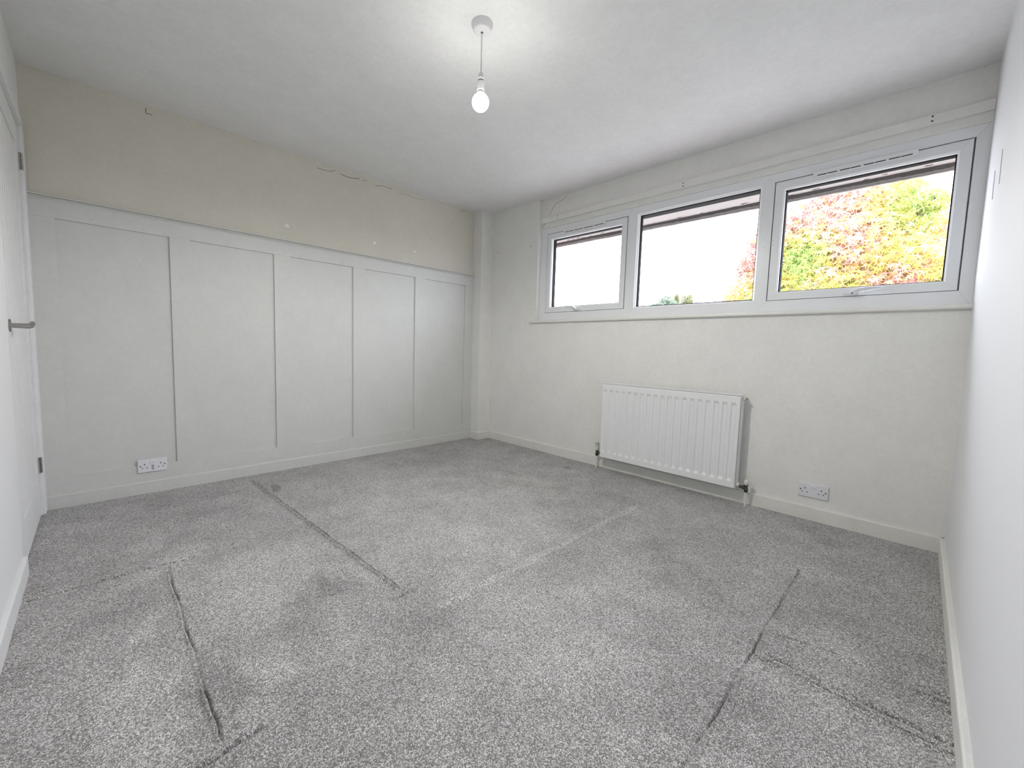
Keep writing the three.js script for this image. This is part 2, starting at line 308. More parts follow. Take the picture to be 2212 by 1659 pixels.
// ---------------------------------------------------------------- window
{
  const win = structGroup('window_1');
  const y0 = 1.336, y1 = 2.076, B = 1.255, TP = 2.136, O = [[0.828, 1.658], [1.74, 2.592], [2.662, 3.494]], X0 = XR, X1 = RX;
  const mids = [(O[0][1] + O[1][0]) / 2, (O[1][1] + O[2][0]) / 2], half = [(O[1][0] - O[0][1]) / 2, (O[2][0] - O[1][1]) / 2];
  const zf = ZW, zb = ZW - 0.07, bv = 0.0012;
  const seg = (name, pts) => obj(name, prism(pts, zb, zf, bv), M.upvc, win);
  seg('frame_jamb', [[X0, B], [O[0][0], y0], [O[0][0], y1], [X0, TP]]);
  seg('frame_jamb', [[X1, B], [X1, TP], [O[2][1], y1], [O[2][1], y0]]);
  mids.forEach((m, i) => seg('mullion', [[m, y0 - half[i]], [m + half[i], y0], [m + half[i], y1], [m, y1 + half[i]], [m - half[i], y1], [m - half[i], y0]]));
  O.forEach(([a, b], i) => {
    const lb = i ? [[mids[i - 1], y0 - half[i - 1]], [mids[i - 1], B]] : [[X0, B]], rb = i < 2 ? [[mids[i], B], [mids[i], y0 - half[i]]] : [[X1, B]];
    seg('frame_rail', [[a, y0], ...lb, ...rb, [b, y0]]);
    const lt = i ? [[mids[i - 1], y1 + half[i - 1]], [mids[i - 1], TP]] : [[X0, TP]], rt = i < 2 ? [[mids[i], TP], [mids[i], y1 + half[i]]] : [[X1, TP]];
    seg('frame_rail', [[b, y1], ...rt.slice().reverse(), ...lt.slice().reverse(), [a, y1]]);
  });
  // ring of four mitred members with a section: [depth at outer edge, inner edge]
  const ring = (a, b, c, d, w, zOut0, zOut1, zInn1, bev) => {      // outer rect a..b, c..d ; w width; face slopes from zOut1 at the outside to zInn1 at the inside
    const outer = [[a, c], [b, c], [b, d], [a, d]], inner = [[a + w, c + w], [b - w, c + w], [b - w, d - w], [a + w, d - w]], gs = [];
    for (let i = 0; i < 4; i++) {
      const j = (i + 1) % 4, A = outer[i], Bq = outer[j], C = inner[j], D = inner[i];
      const v = [[...A, zOut1], [...Bq, zOut1], [...C, zInn1], [...D, zInn1], [...A, zOut0], [...Bq, zOut0], [...C, zOut0], [...D, zOut0]];
      const f = [[0, 1, 2, 3], [4, 7, 6, 5], [0, 4, 5, 1], [3, 2, 6, 7], [1, 5, 6, 2], [0, 3, 7, 4]], p = [];
      for (const [q, r, s, t] of f) for (const k of [q, r, s, q, s, t]) p.push(...v[k]);
      const g = new THREE.BufferGeometry(); g.setAttribute('position', new THREE.Float32BufferAttribute(p, 3)); g.computeVertexNormals(); gs.push(metric(g));
    }
    return gs;
  };
  const GZ = ZW - 0.027;
  [0, 2].forEach((k) => ring(O[k][0] - 0.001, O[k][1] + 0.001, y0 - 0.001, y1 + 0.001, 0.018, zb, ZW - 0.057, ZW - 0.057).forEach((g) => obj('frame_stop', g, M.upvc, win)));
  const pane = (x0, x1, ya, yb2, parent) => { const g = new THREE.PlaneGeometry(x1 - x0, yb2 - ya); g.translate((x0 + x1) / 2, (ya + yb2) / 2, GZ - 0.004); obj('pane', g, M.glass, parent); };
  [0, 2].forEach((k) => {
    const [a, b] = O[k], e = 0.006, zs = ZW + 0.003;
    const members = [];
    { const w = 0.044, x0 = a + e, x1 = b - e, c = y0 + e * 0.4, d = y1 - e, z0 = ZW - 0.055;
      const o = [[x0, c], [x1, c], [x1, d], [x0, d]], n = [[x0 + w, c + w], [x1 - w, c + w], [x1 - w, d - w], [x0 + w, d - w]];
      for (let i = 0; i < 4; i++) { const j = (i + 1) % 4; members.push(prism([o[i], o[j], n[j], n[i]], z0, zs, 0.001)); }
      const sash = obj('sash', members, M.upvc, win);
      ring(x0 + w - 0.001, x1 - w + 0.001, c + w - 0.001, d - w + 0.001, 0.0075, GZ - 0.03, zs - 0.002, zs - 0.009).forEach((g) => obj('glazing_bead', g, M.upvc, sash));
      ring(x0 + w + 0.006, x1 - w - 0.006, c + w + 0.006, d - w - 0.006, 0.0055, GZ - 0.036, GZ, GZ).forEach((g) => obj('gasket', g, M.gasket, sash));
      pane(x0 + w, x1 - w, c + w, d - w, sash);
      // handle: base plate and a cranked lever, black key hole
      const dir = k ? 1 : -1, hx = k ? 3.089 : 1.195, hy = k ? 1.351 : 1.357, hz = zs;
      const lever = new THREE.Shape();
      lever.moveTo(-0.016, -0.012); lever.bezierCurveTo(-0.004, -0.015, 0.014, -0.014, 0.02, -0.006); lever.bezierCurveTo(0.026, 0.004, 0.03, 0.009, 0.045, 0.012);
      lever.bezierCurveTo(0.07, 0.015, 0.1, 0.018, 0.118, 0.021); lever.lineTo(0.118, 0.0265); lever.bezierCurveTo(0.09, 0.031, 0.05, 0.031, 0.025, 0.024); lever.bezierCurveTo(0.008, 0.019, -0.008, 0.006, -0.02, -0.003); lever.closePath();
      const lg = new THREE.ExtrudeGeometry(lever, { depth: 0.007, bevelEnabled: true, bevelSize: 0.002, bevelThickness: 0.002, bevelOffset: -0.002, bevelSegments: 2, curveSegments: 6 });
      lg.translate(0, 0, 0.03);
      const plate = rbox(-0.043, 0.024, -0.0135, 0.0035, 0, 0.008, 0.003), boss = cyl(0.011, 0.0125, 0.026, 20); boss.rotateX(Math.PI / 2); boss.translate(0.002, -0.003, 0.019);
      const hg = mergeGeometries([lg.toNonIndexed(), plate, boss.toNonIndexed()].map((g) => metric(g)));
      if (dir < 0) { hg.scale(-1, 1, 1); const p = hg.attributes.position, nn = hg.attributes.normal; for (let i = 0; i < p.count; i += 3) for (const at of [p, nn]) { const v1 = [at.getX(i + 1), at.getY(i + 1), at.getZ(i + 1)], v2 = [at.getX(i + 2), at.getY(i + 2), at.getZ(i + 2)]; at.setXYZ(i + 1, ...v2); at.setXYZ(i + 2, ...v1); } }
      hg.translate(hx, hy, hz);
      obj('handle', hg, M.handleWhite, sash);
      const key = cyl(0.0036, 0.0036, 0.002, 12); key.rotateX(Math.PI / 2); key.translate(hx + dir * 0.001, hy - 0.002, hz + 0.0385); obj('key_hole', key, M.dark, sash);
    }
    // trickle vent over the top of the sash: a long slim cover with slots along its foot
    const v0 = k ? 2.857 : 1.02, v1 = k ? 3.297 : 1.461;
    const vent = obj('trickle_vent', [rbox(v0, v1, 2.052, 2.082, ZW, ZW + 0.016, 0.003), rbox(v0 + 0.008, v1 - 0.008, 2.046, 2.058, ZW, ZW + 0.011, 0.002)], M.upvc, win);
    const cells = k ? 8 : 8, step = (v1 - v0 - 0.03) / cells;
    for (let i = 0; i < cells; i++) { const s = v0 + 0.015 + i * step; obj('vent_slot', box(s + (i % 2 ? 0.0015 : 0.006), s + step - (i % 2 ? 0.006 : 0.0015), 2.0535, 2.0585, ZW + 0.0105, ZW + 0.0163), M.dark, vent); }
  });
  { // fixed middle light
    const [a, b] = O[1];
    ring(a - 0.001, b + 0.001, y0 - 0.001, y1 + 0.001, 0.013, GZ - 0.03, ZW - 0.003, ZW - 0.016).forEach((g) => obj('glazing_bead', g, M.upvc, win));
    ring(a + 0.012, b - 0.012, y0 + 0.012, y1 - 0.012, 0.006, GZ - 0.03, GZ, GZ).forEach((g) => obj('gasket', g, M.gasket, win));
    pane(a, b, y0, y1, win);
  }
  for (const [x, y] of [[2.625, 1.732], [2.625, 1.681], [2.676, 1.714], [2.676, 1.688]]) { const g = cyl(0.0018, 0.0018, 0.002, 8); g.rotateX(Math.PI / 2); g.translate(x, y, x > 2.65 ? ZW + 0.0025 : ZW - 0.0005); obj('pin_hole', g, M.dark, win); }
  // inner sill board with rounded nose and horn
  const s = [[-0.06, 1.2375], [0.016, 1.2375], [0.021, 1.239], [0.024, 1.243], [0.025, 1.2495], [0.024, 1.256], [0.021, 1.2605], [0.016, 1.262], [-0.06, 1.262]];
  obj('sill_board', [run(s, 'x', XR + 0.001, RX), run(s.map(([q, y]) => [Math.max(q, 0), y]), 'x', 0.69, XR + 0.001)], M.gloss, win);
}

// ---------------------------------------------------------------- door in the front wall
{
  const d = structGroup('door_1');
  const zd = RZ + 0.002, x0 = 0.103, x1 = 0.873, yb = 0.012, yt = 2.04;
  obj('lining', [box(0.07, 0.1, 0, 2.075, RZ - 0.0005, RZ + 0.12), box(0.876, 0.8895, 0, 2.05, RZ - 0.0005, RZ + 0.12), box(0.07, 0.889, 2.0435, 2.075, RZ - 0.0005, RZ + 0.12), box(0.09, 0.125, 0, 2.05, RZ + 0.042, RZ + 0.07), box(0.85, 0.88, 0, 2.05, RZ + 0.042, RZ + 0.07), box(0.1, 0.88, 2.01, 2.05, RZ + 0.042, RZ + 0.07), box(0.09, 0.88, -0.02, 0.008, RZ + 0.042, RZ + 0.12)], M.doorWhite, d);
  obj('architrave', rbox(0.011, 0.094, 0, 2.097, RZ - 0.0145, RZ + 0.003, 0.005, 3), M.doorWhite, d);
  obj('architrave', rbox(0.011, 0.9, 2.05, 2.097, RZ - 0.0145, RZ + 0.003, 0.005, 3), M.doorWhite, d);
  const leaf = obj('door_leaf', box(x0 + 0.004, x1 - 0.004, yb + 0.004, yt - 0.004, zd + 0.011, zd + 0.036), M.doorWhite, d);
  const sw = 0.098, br = 0.195;
  obj('stile', rbox(x0, x0 + sw, yb, yt, zd, zd + 0.04, 0.002), M.doorWhite, leaf);
  obj('stile', rbox(x1 - sw, x1, yb, yt, zd, zd + 0.04, 0.002), M.doorWhite, leaf);
  obj('bottom_rail', rbox(x0 + sw, x1 - sw, yb, br, zd, zd + 0.04, 0.002), M.doorWhite, leaf);
  obj('top_rail', rbox(x0 + sw, x1 - sw, yt - 0.1, yt, zd, zd + 0.04, 0.002), M.doorWhite, leaf);
  const nb = 9, bw = (x1 - x0 - 2 * sw) / nb;
  for (let i = 0; i < nb; i++) { const a = x0 + sw + i * bw; obj('board', prism([[a + 0.0002, br], [a + bw - 0.0002, br], [a + bw - 0.0002, yt - 0.1], [a + 0.0002, yt - 0.1]], zd + 0.006, zd + 0.02, 0.0055).rotateX(0), M.doorWhite, leaf); }
  for (const y of [0.283, 1.872]) {
    const h = obj('hinge', [rbox(0.0945, 0.113, y - 0.042, y + 0.042, RZ - 0.0045, RZ + 0.003, 0.001)], M.steel, d);
    for (let i = 0; i < 5; i++) { const g = cyl(0.005, 0.005, 0.0155, 14); g.translate(0.1015, y - 0.034 + i * 0.017, RZ - 0.0075); obj('knuckle', g, M.steel, h); }
    for (let i = 0; i < 3; i++) { const g = cyl(0.0035, 0.0035, 0.001, 10); g.rotateX(Math.PI / 2); g.translate(0.111, y - 0.027 + i * 0.027, RZ - 0.0048); obj('screw', g, M.gun, h); }
  }
  const hx = 0.815, hy = 1.022;
  const rose = cyl(0.025, 0.026, 0.0045, 32); rose.rotateX(-Math.PI / 2); rose.translate(hx, hy, zd - 0.0022);
  const handle = obj('door_handle', rose, M.steel, d);
  const neck = cyl(0.0095, 0.0105, 0.05, 20); neck.rotateX(Math.PI / 2); neck.translate(hx, hy, zd - 0.033);
  obj('neck', neck, M.steel, handle);
  obj('lever', tube([[hx + 0.002, hy, zd - 0.05], [hx - 0.008, hy + 0.001, zd - 0.057], [hx - 0.03, hy + 0.006, zd - 0.06], [hx - 0.07, hy + 0.013, zd - 0.058], [hx - 0.118, hy + 0.014, zd - 0.054]], 0.0095, 14), M.steel, handle);
}

// ---------------------------------------------------------------- radiator
{
  const x0 = 1.588, x1 = 2.602, y0 = 0.107, y1 = 0.717, zf = 0.1, zr = 0.028;
  const r = thing('radiator', 'white fluted double panel radiator hung on the wall below the window', 'radiator', [(x0 + x1) / 2, y0, zr]);
  const sh = (g) => { g.translate(-(x0 + x1) / 2, -y0, -zr); return g; };
  // pressed front: nineteen shallow channels with sloping ends
  const panel = (z, face) => {
    const xs = [x0, x0 + 0.004], p = 0.0526, s0 = 1.599, D = 0.009, depth = [0, 0];
    for (let i = 0; i < 19; i++) { const a = s0 + i * p; xs.push(a, a + 0.0065, a + 0.0285, a + 0.035); depth.push(0, 1, 1, 0); }
    xs.push(x1 - 0.004, x1); depth.push(0, 0);
    const ys = [y0, y0 + 0.004, 0.15, 0.169, 0.654, 0.673, y1 - 0.004, y1], dy = [0, 0, 0, 1, 1, 0, 0, 0], pos = [], idx = [], n = xs.length;
    ys.forEach((y, j) => xs.forEach((x, i) => { const edge = (i === 0 || i === n - 1 || j === 0 || j === ys.length - 1) ? -0.004 : 0; pos.push(x, y, z + face * (edge - D * depth[i] * dy[j])); }));
    for (let j = 0; j < ys.length - 1; j++) for (let i = 0; i < n - 1; i++) { const k = j * n + i; face > 0 ? idx.push(k, k + 1, k + n, k + 1, k + n + 1, k + n) : idx.push(k, k + n, k + 1, k + 1, k + n, k + n + 1); }
    const g = new THREE.BufferGeometry(); g.setAttribute('position', new THREE.Float32BufferAttribute(pos, 3)); g.setIndex(idx);
    const gg = metric(toCreasedNormals(g.toNonIndexed(), 0.3));
    return [gg, box(x0 + 0.001, x1 - 0.001, y0 + 0.001, y1 - 0.001, face > 0 ? z - 0.0145 : z + 0.004, face > 0 ? z - 0.0096 : z + 0.0145)];
  };
  panel(zf, 1).length; obj('front_panel', panel(zf, 1).map(sh), M.enamel, r);
  obj('rear_panel', panel(zr, -1).map(sh), M.enamel, r);
  for (const [a, b] of [[x0 - 0.0035, x0 - 0.001], [x1 + 0.001, x1 + 0.0035]]) obj('side_panel', sh(rbox(a, b, y0 + 0.004, 0.7295, zr + 0.004, zf - 0.0085, 0.001)), M.enamel, r);
  const gr = obj('top_grille', [box(x0 - 0.002, x1 + 0.002, 0.7205, 0.7295, zf - 0.0115, zf - 0.007), box(x0 - 0.002, x1 + 0.002, 0.7205, 0.7295, zr + 0.004, zr + 0.0065), box(x0, x1, 0.7205, 0.7285, 0.062, 0.0645)].map(sh), M.enamel, r);
  for (let i = 0; i < 60; i++) { const a = x0 + 0.004 + i * 0.0169; obj('grille_bar', sh(rbox(a, a + 0.0085, 0.7262, 0.729, zr + 0.0055, zf - 0.008, 0.0008, 1)), M.enamel, gr); }
  for (let i = 0; i < 1; i++) { const fins = []; for (let k = 0; k < 60; k++) { const a = 1.61 + k * 0.0165; fins.push(sh(box(a, a + 0.001, 0.13, 0.69, 0.045, 0.084))); } const f = obj('convector_fins', fins, M.enamel, r); f.userData.kind = 'stuff'; }
  // bleed plug and hanging brackets
  const plug = lathe([[0, 0], [0.013, 0], [0.013, 0.008], [0.009, 0.01], [0.009, 0.016], [0, 0.016]], 6); plug.rotateZ(-Math.PI / 2); plug.translate(x1 + 0.0035, 0.7, 0.062);
  const bp = obj('bleed_plug', sh(plug), M.cap, r); const nut = cyl(0.0055, 0.0055, 0.006, 10); nut.rotateZ(Math.PI / 2); nut.translate(x1 + 0.021, 0.7, 0.062); obj('bleed_nut', sh(nut), M.brass, bp);
  for (const x of [1.75, 2.44]) obj('bracket', sh(box(x, x + 0.03, 0.14, 0.69, 0.0004, zr + 0.002)), M.enamel, r);
  // valves: tail pipe, body, union, cap
  const valve = (px, side, capH, yb) => {
    const pz = 0.062, add = (n, g, m, p = r) => obj(n, sh(g), m, p);
    const pipe = cyl(0.0075, 0.0075, yb + 0.02, 16); pipe.translate(px, yb / 2 - 0.005, pz); add('tail_pipe', pipe, M.cap);
    const body = lathe([[0, -0.01], [0.011, -0.01], [0.0125, 0.0], [0.0125, 0.014], [0.009, 0.018], [0.009, 0.027], [0.0125, 0.03], [0.0125, 0.038], [0, 0.038]], 18); body.translate(px, yb, pz);
    const un = lathe([[0, 0], [0.0085, 0], [0.0085, 0.008], [0.0135, 0.01], [0.0135, 0.024], [0.0085, 0.026], [0.0085, Math.abs((side > 0 ? x1 : x0) - px)], [0, Math.abs((side > 0 ? x1 : x0) - px)]], 6);
    un.rotateZ(side > 0 ? Math.PI / 2 : -Math.PI / 2); un.translate(px, yb + 0.018, pz);
    const v = add('valve', mergeGeometries([body, un].map((g) => metric(g.toNonIndexed()))), M.gun);
    const cap = lathe([[0, 0], [0.0135, 0], [0.0135, capH * 0.55], [0.012, capH - 0.004], [0.0095, capH], [0, capH]], 24); cap.translate(px, yb + 0.038, pz);
    const c = add('valve_cap', cap, M.cap, v);
    if (capH > 0.05) for (let i = 0; i < 10; i++) { const a = i / 10 * 2 * Math.PI, g = box(-0.001, 0.001, capH * 0.5, capH - 0.006, 0.0122, 0.0142); g.rotateY(a); g.translate(px, yb + 0.038, pz); add('cap_rib', g, M.gun, c); }
  };
  valve(1.541, -1, 0.072, 0.112); valve(2.66, 1, 0.032, 0.103);
  const esc = cyl(0.016, 0.016, 0.016, 20); esc.rotateZ(Math.PI / 2); esc.translate(x1 + 0.01, 0.131, 0.062); obj('valve_tail', sh(esc), M.cap, r);
}

// ---------------------------------------------------------------- sockets
const P_PANEL = 0.0135;
function socket(label, usb, place) {
  const t = thing('plug_socket', label, 'socket', [0, 0, 0]);
  const w = 0.146, h = 0.083, q = 0.0095;       // built facing +z round its own centre
  obj('face_plate', rbox(-w / 2, w / 2, -h / 2, h / 2, 0, q, 0.003, 3), M.plastic, t);
  const hole = (n, x, y, a, b) => obj(n, rbox(x - a / 2, x + a / 2, y - b / 2, y + b / 2, q - 0.004, q + 0.0006, 0.0005, 1), M.dark, t);
  for (const s of [-1, 1]) {
    const cx = s * 0.0395;
    hole('earth_slot', cx - s * 0.0, 0.01 , 0.0045, 0.0085);
    hole('pin_slot', cx - 0.0112, -0.0125, 0.0075, 0.0042); hole('pin_slot', cx + 0.0112, -0.0125, 0.0075, 0.0042);
    const sc = cyl(0.0036, 0.0036, 0.001, 14); sc.rotateX(Math.PI / 2); sc.translate(s * 0.0602, 0.0005, q + 0.0002); obj('fixing_screw', sc, M.dark, t);
    const k = rbox(-0.0055, 0.0055, -0.0085, 0.0085, 0, 0.005, 0.0015, 2); k.rotateX(0.13); k.translate(s * 0.0066, 0.0205, q - 0.001); obj('rocker_switch', k, M.upvc, t);
  }
  if (usb) for (let i = 0; i < 3; i++) hole('usb_port', 0, -0.002 - i * 0.0105, 0.0125, 0.0045);
  place(t);
}
socket('white double plug socket with usb slots low on the panelled wall', true, (t) => { t.rotation.y = Math.PI / 2; t.position.set(P_PANEL, 0.1785, 2.84); });
socket('plain white double plug socket right of the radiator above the skirting', false, (t) => t.position.set(2.9985, 0.18, 0));

// ---------------------------------------------------------------- pendant lamp
{
  const lx = 1.937, lz = 1.802;
  const t = thing('pendant_light', 'lit bare bulb hanging on a short white cord from a ceiling rose', 'lamp', [lx, RH, lz]);
  const white = new THREE.MeshStandardMaterial({ color: lin(0.78, 0.77, 0.79), roughness: 0.4 });
  obj('ceiling_rose', lathe([[0, -0.036], [0.006, -0.036], [0.007, -0.035], [0.029, -0.0335], [0.036, -0.0315], [0.0395, -0.027], [0.0425, -0.013], [0.0465, -0.0105], [0.0475, -0.001], [0.0475, 0]], 48), white, t);
  const col = cyl(0.0048, 0.0055, 0.004, 16); col.translate(0, -0.0365, 0); obj('cord_grommet', col, M.dark, t);
  obj('cord', tube([[0, -0.034, 0], [-0.0006, -0.09, 0.0004], [-0.001, -0.15, 0], [-0.0012, -0.207, 0]], 0.0029, 10), white, t);
  const hold = obj('lamp_holder', [lathe([[0, -0.2], [0.005, -0.2], [0.009, -0.206], [0.0135, -0.222], [0.0148, -0.2375], [0, -0.2375]], 32), lathe([[0, -0.2405], [0.0158, -0.2405], [0.0162, -0.243], [0.0158, -0.2735], [0.0163, -0.275], [0.0163, -0.281], [0, -0.281]], 32)].map((g) => metric(g.toNonIndexed())), white, t);
  const ringG = lathe([[0, -0.2372], [0.0142, -0.2372], [0.0142, -0.2408], [0, -0.2408]], 32); obj('holder_gap', ringG, M.dark, hold);
  const base = obj('bulb_neck', lathe([[0, -0.279], [0.0135, -0.279], [0.0145, -0.285], [0.0185, -0.292], [0, -0.292]], 32), white, t);
  const R = 0.038, cy = -0.292 - 0.036;
  const pts = []; for (let i = 0; i <= 20; i++) { const a = -Math.PI / 2 + (i / 20) * (Math.PI / 2 + 0.95); pts.push([Math.max(0, R * Math.cos(a)), cy + R * Math.sin(a) * (a > 0 ? 1.0 : 1.02)]); }
  pts.push([0.0185, -0.292]);
  obj('bulb', lathe(pts, 40), new THREE.MeshStandardMaterial({ color: lin(0.9, 0.9, 0.88), roughness: 0.5, emissive: lin(0.94, 1, 0.98), emissiveIntensity: 2.2 }), t);
  const down = new THREE.SpotLight(lin(1, 0.985, 0.93), BULB_DOWN, 0, Math.PI / 2, 0.35, 2); down.name = 'bulb_light_down'; down.position.set(0, cy, 0); down.target.position.set(0, cy - 1, 0); down.castShadow = true; down.shadow.radius = 1.7; t.add(down, down.target); down.target.name = 'bulb_light_aim';
  const round = new THREE.PointLight(lin(1, 0.985, 0.93), BULB_ROUND, 0, 2); round.name = 'bulb_light'; round.position.set(0, cy, 0); round.castShadow = true; round.shadow.radius = 1.7; t.add(round);
}

// ---------------------------------------------------------------- outside
struct('ground', box(-90, 70, -3.0, -2.75, -120, OUT - 0.6), new THREE.MeshStandardMaterial({ color: lin(0.24, 0.235, 0.225), roughness: 1 }));
{ // outer leaf of the wall, and the concrete eaves with a flaking edge over the window
  const brick = new THREE.MeshStandardMaterial({ color: lin(0.5, 0.39, 0.35), roughness: 0.95, bumpMap: plasterBump, bumpScale: 0.004 });
  struct('wall_outer', [box(-3, 0.7, -2.75, 2.14, OUT - 0.1, OUT), box(0.69, 0.761, 1.24, 2.135, OUT - 0.002, -0.124), box(0.7, RX + 2, -2.75, 1.2, OUT - 0.1, OUT), box(RX - 0.02, RX + 2, 1.2, 2.14, OUT - 0.1, OUT), box(0.745, RX, 1.2, 1.243, OUT - 0.05, -0.12)], brick);
  const mask = document.createElement('canvas'); mask.width = 2048; mask.height = 512; const q = mask.getContext('2d');
  q.fillStyle = 'rgb(224,219,216)'; q.fillRect(0, 0, 2048, 512);
  for (let i = 0; i < 2600; i++) { const v = rr(180, 236), a = rnd() * 6.3, x = rnd() * 2048, y = rnd() * 512, l = rr(8, 40); q.strokeStyle = `rgba(${v},${v - 5},${v - 7},0.35)`; q.lineWidth = rr(1, 7); q.beginPath(); q.moveTo(x, y); q.quadraticCurveTo(x + Math.cos(a) * l * 0.6 + rr(-8, 8), y + Math.sin(a) * l * 0.6, x + Math.cos(a) * l, y + Math.sin(a) * l); q.stroke(); }
  const eaveTex = new THREE.CanvasTexture(mask); eaveTex.wrapS = eaveTex.wrapT = THREE.RepeatWrapping; eaveTex.repeat.set(0.5, 2); eaveTex.colorSpace = THREE.SRGBColorSpace;
  const conc = new THREE.MeshStandardMaterial({ color: lin(0.56, 0.545, 0.545), map: eaveTex, roughness: 0.95, bumpMap: plasterBump, bumpScale: 0.004 });
  const e = struct('eaves', box(-3, RX + 3, 2.146, 2.3, -0.63, OUT), conc);
  obj('roof_slab', box(-3, RX + 3, 2.62, 2.85, -0.66, RZ + 2), conc, e);
  obj('fascia', box(-3, RX + 3, 2.3, 2.63, -0.63, -0.5), conc, e);
  obj('head_shade_strip', box(0.76, RX, 2.07, 2.146, -0.185, -0.12), M.gasket, e);  // black strip added to paint the shaded gap between frame and soffit
  // ragged drip edge hanging under the slab: bare mortar with patches gone
  const bare = new THREE.MeshStandardMaterial({ color: lin(0.1, 0.096, 0.092), roughness: 1, bumpMap: plasterBump, bumpScale: 0.008 });
  const top = [], bot = []; for (let x = -3; x <= RX + 3; x += 0.015) { bot.push([x, 2.121 + 0.003 * Math.sin(x * 9) + rr(-0.0025, 0.0025)]); top.unshift([x, 2.15]); }
  obj('drip_edge', prism([...bot, ...top], -0.625, -0.585), bare, e);
  const lip = []; const lipT = []; for (let x = -3; x <= RX + 3; x += 0.03) { lip.push([x, 2.112 + rr(-0.0015, 0.0015)]); lipT.unshift([x, 2.135]); }
  obj('drip_lip', prism([...lip, ...lipT], -0.64, -0.627), conc, e);
  // flaked patches on the underside, lifted paint
  for (let i = 0; i < 46; i++) {
    const x = rr(0.6, 3.5), z = -0.588 + 0.05 * rnd() ** 3 + (i < 7 ? 0.04 : 0), s = rr(0.004, 0.016), p = []; for (let k = 0; k < 9; k++) { const a = k / 9 * 6.283, r2 = s * rr(0.5, 1.1); p.push([r2 * 1.8 * Math.cos(a), r2 * 0.55 * Math.sin(a)]); }
    const g = prism(p, 0, 0.003); g.rotateX(Math.PI / 2); g.translate(x, 2.147, z); obj('flaked_patch', g, bare, e);
  }
}
// leaf: five pointed lobes, folded a little along its midrib
function leafGeo(s, fold, curl) {
  const p = [[0, 0]], R = [0.46, 0.17, 0.92, 0.2, 1.05, 0.2, 0.92, 0.17, 0.46], A = [-2.15, -1.75, -1.02, -0.52, 0, 0.52, 1.02, 1.75, 2.15];
  R.forEach((r, i) => p.push([s * r * Math.sin(A[i]) * 0.62, s * r * Math.cos(A[i]) * 0.62]));
  const v = p.map(([x, y]) => [x, y, Math.abs(x) * fold - (x * x + y * y) * curl / s]), pos = [], nrm = [];
  for (let i = 1; i < p.length; i++) { const j = i === p.length - 1 ? 1 : i + 1; if (j === 1) continue; pos.push(...v[0], ...v[j], ...v[i]); }
  const g = new THREE.BufferGeometry(); g.setAttribute('position', new THREE.Float32BufferAttribute(pos, 3)); g.computeVertexNormals();
  g.setAttribute('uv', new THREE.Float32BufferAttribute(new Float32Array(pos.length / 3 * 2), 2)); return g;
}
const leafMat = (c) => new THREE.MeshPhysicalMaterial({ color: lin(...c), roughness: 1, transmission: 0.35, thickness: 0, side: THREE.DoubleSide, specularIntensity: 0.3 });
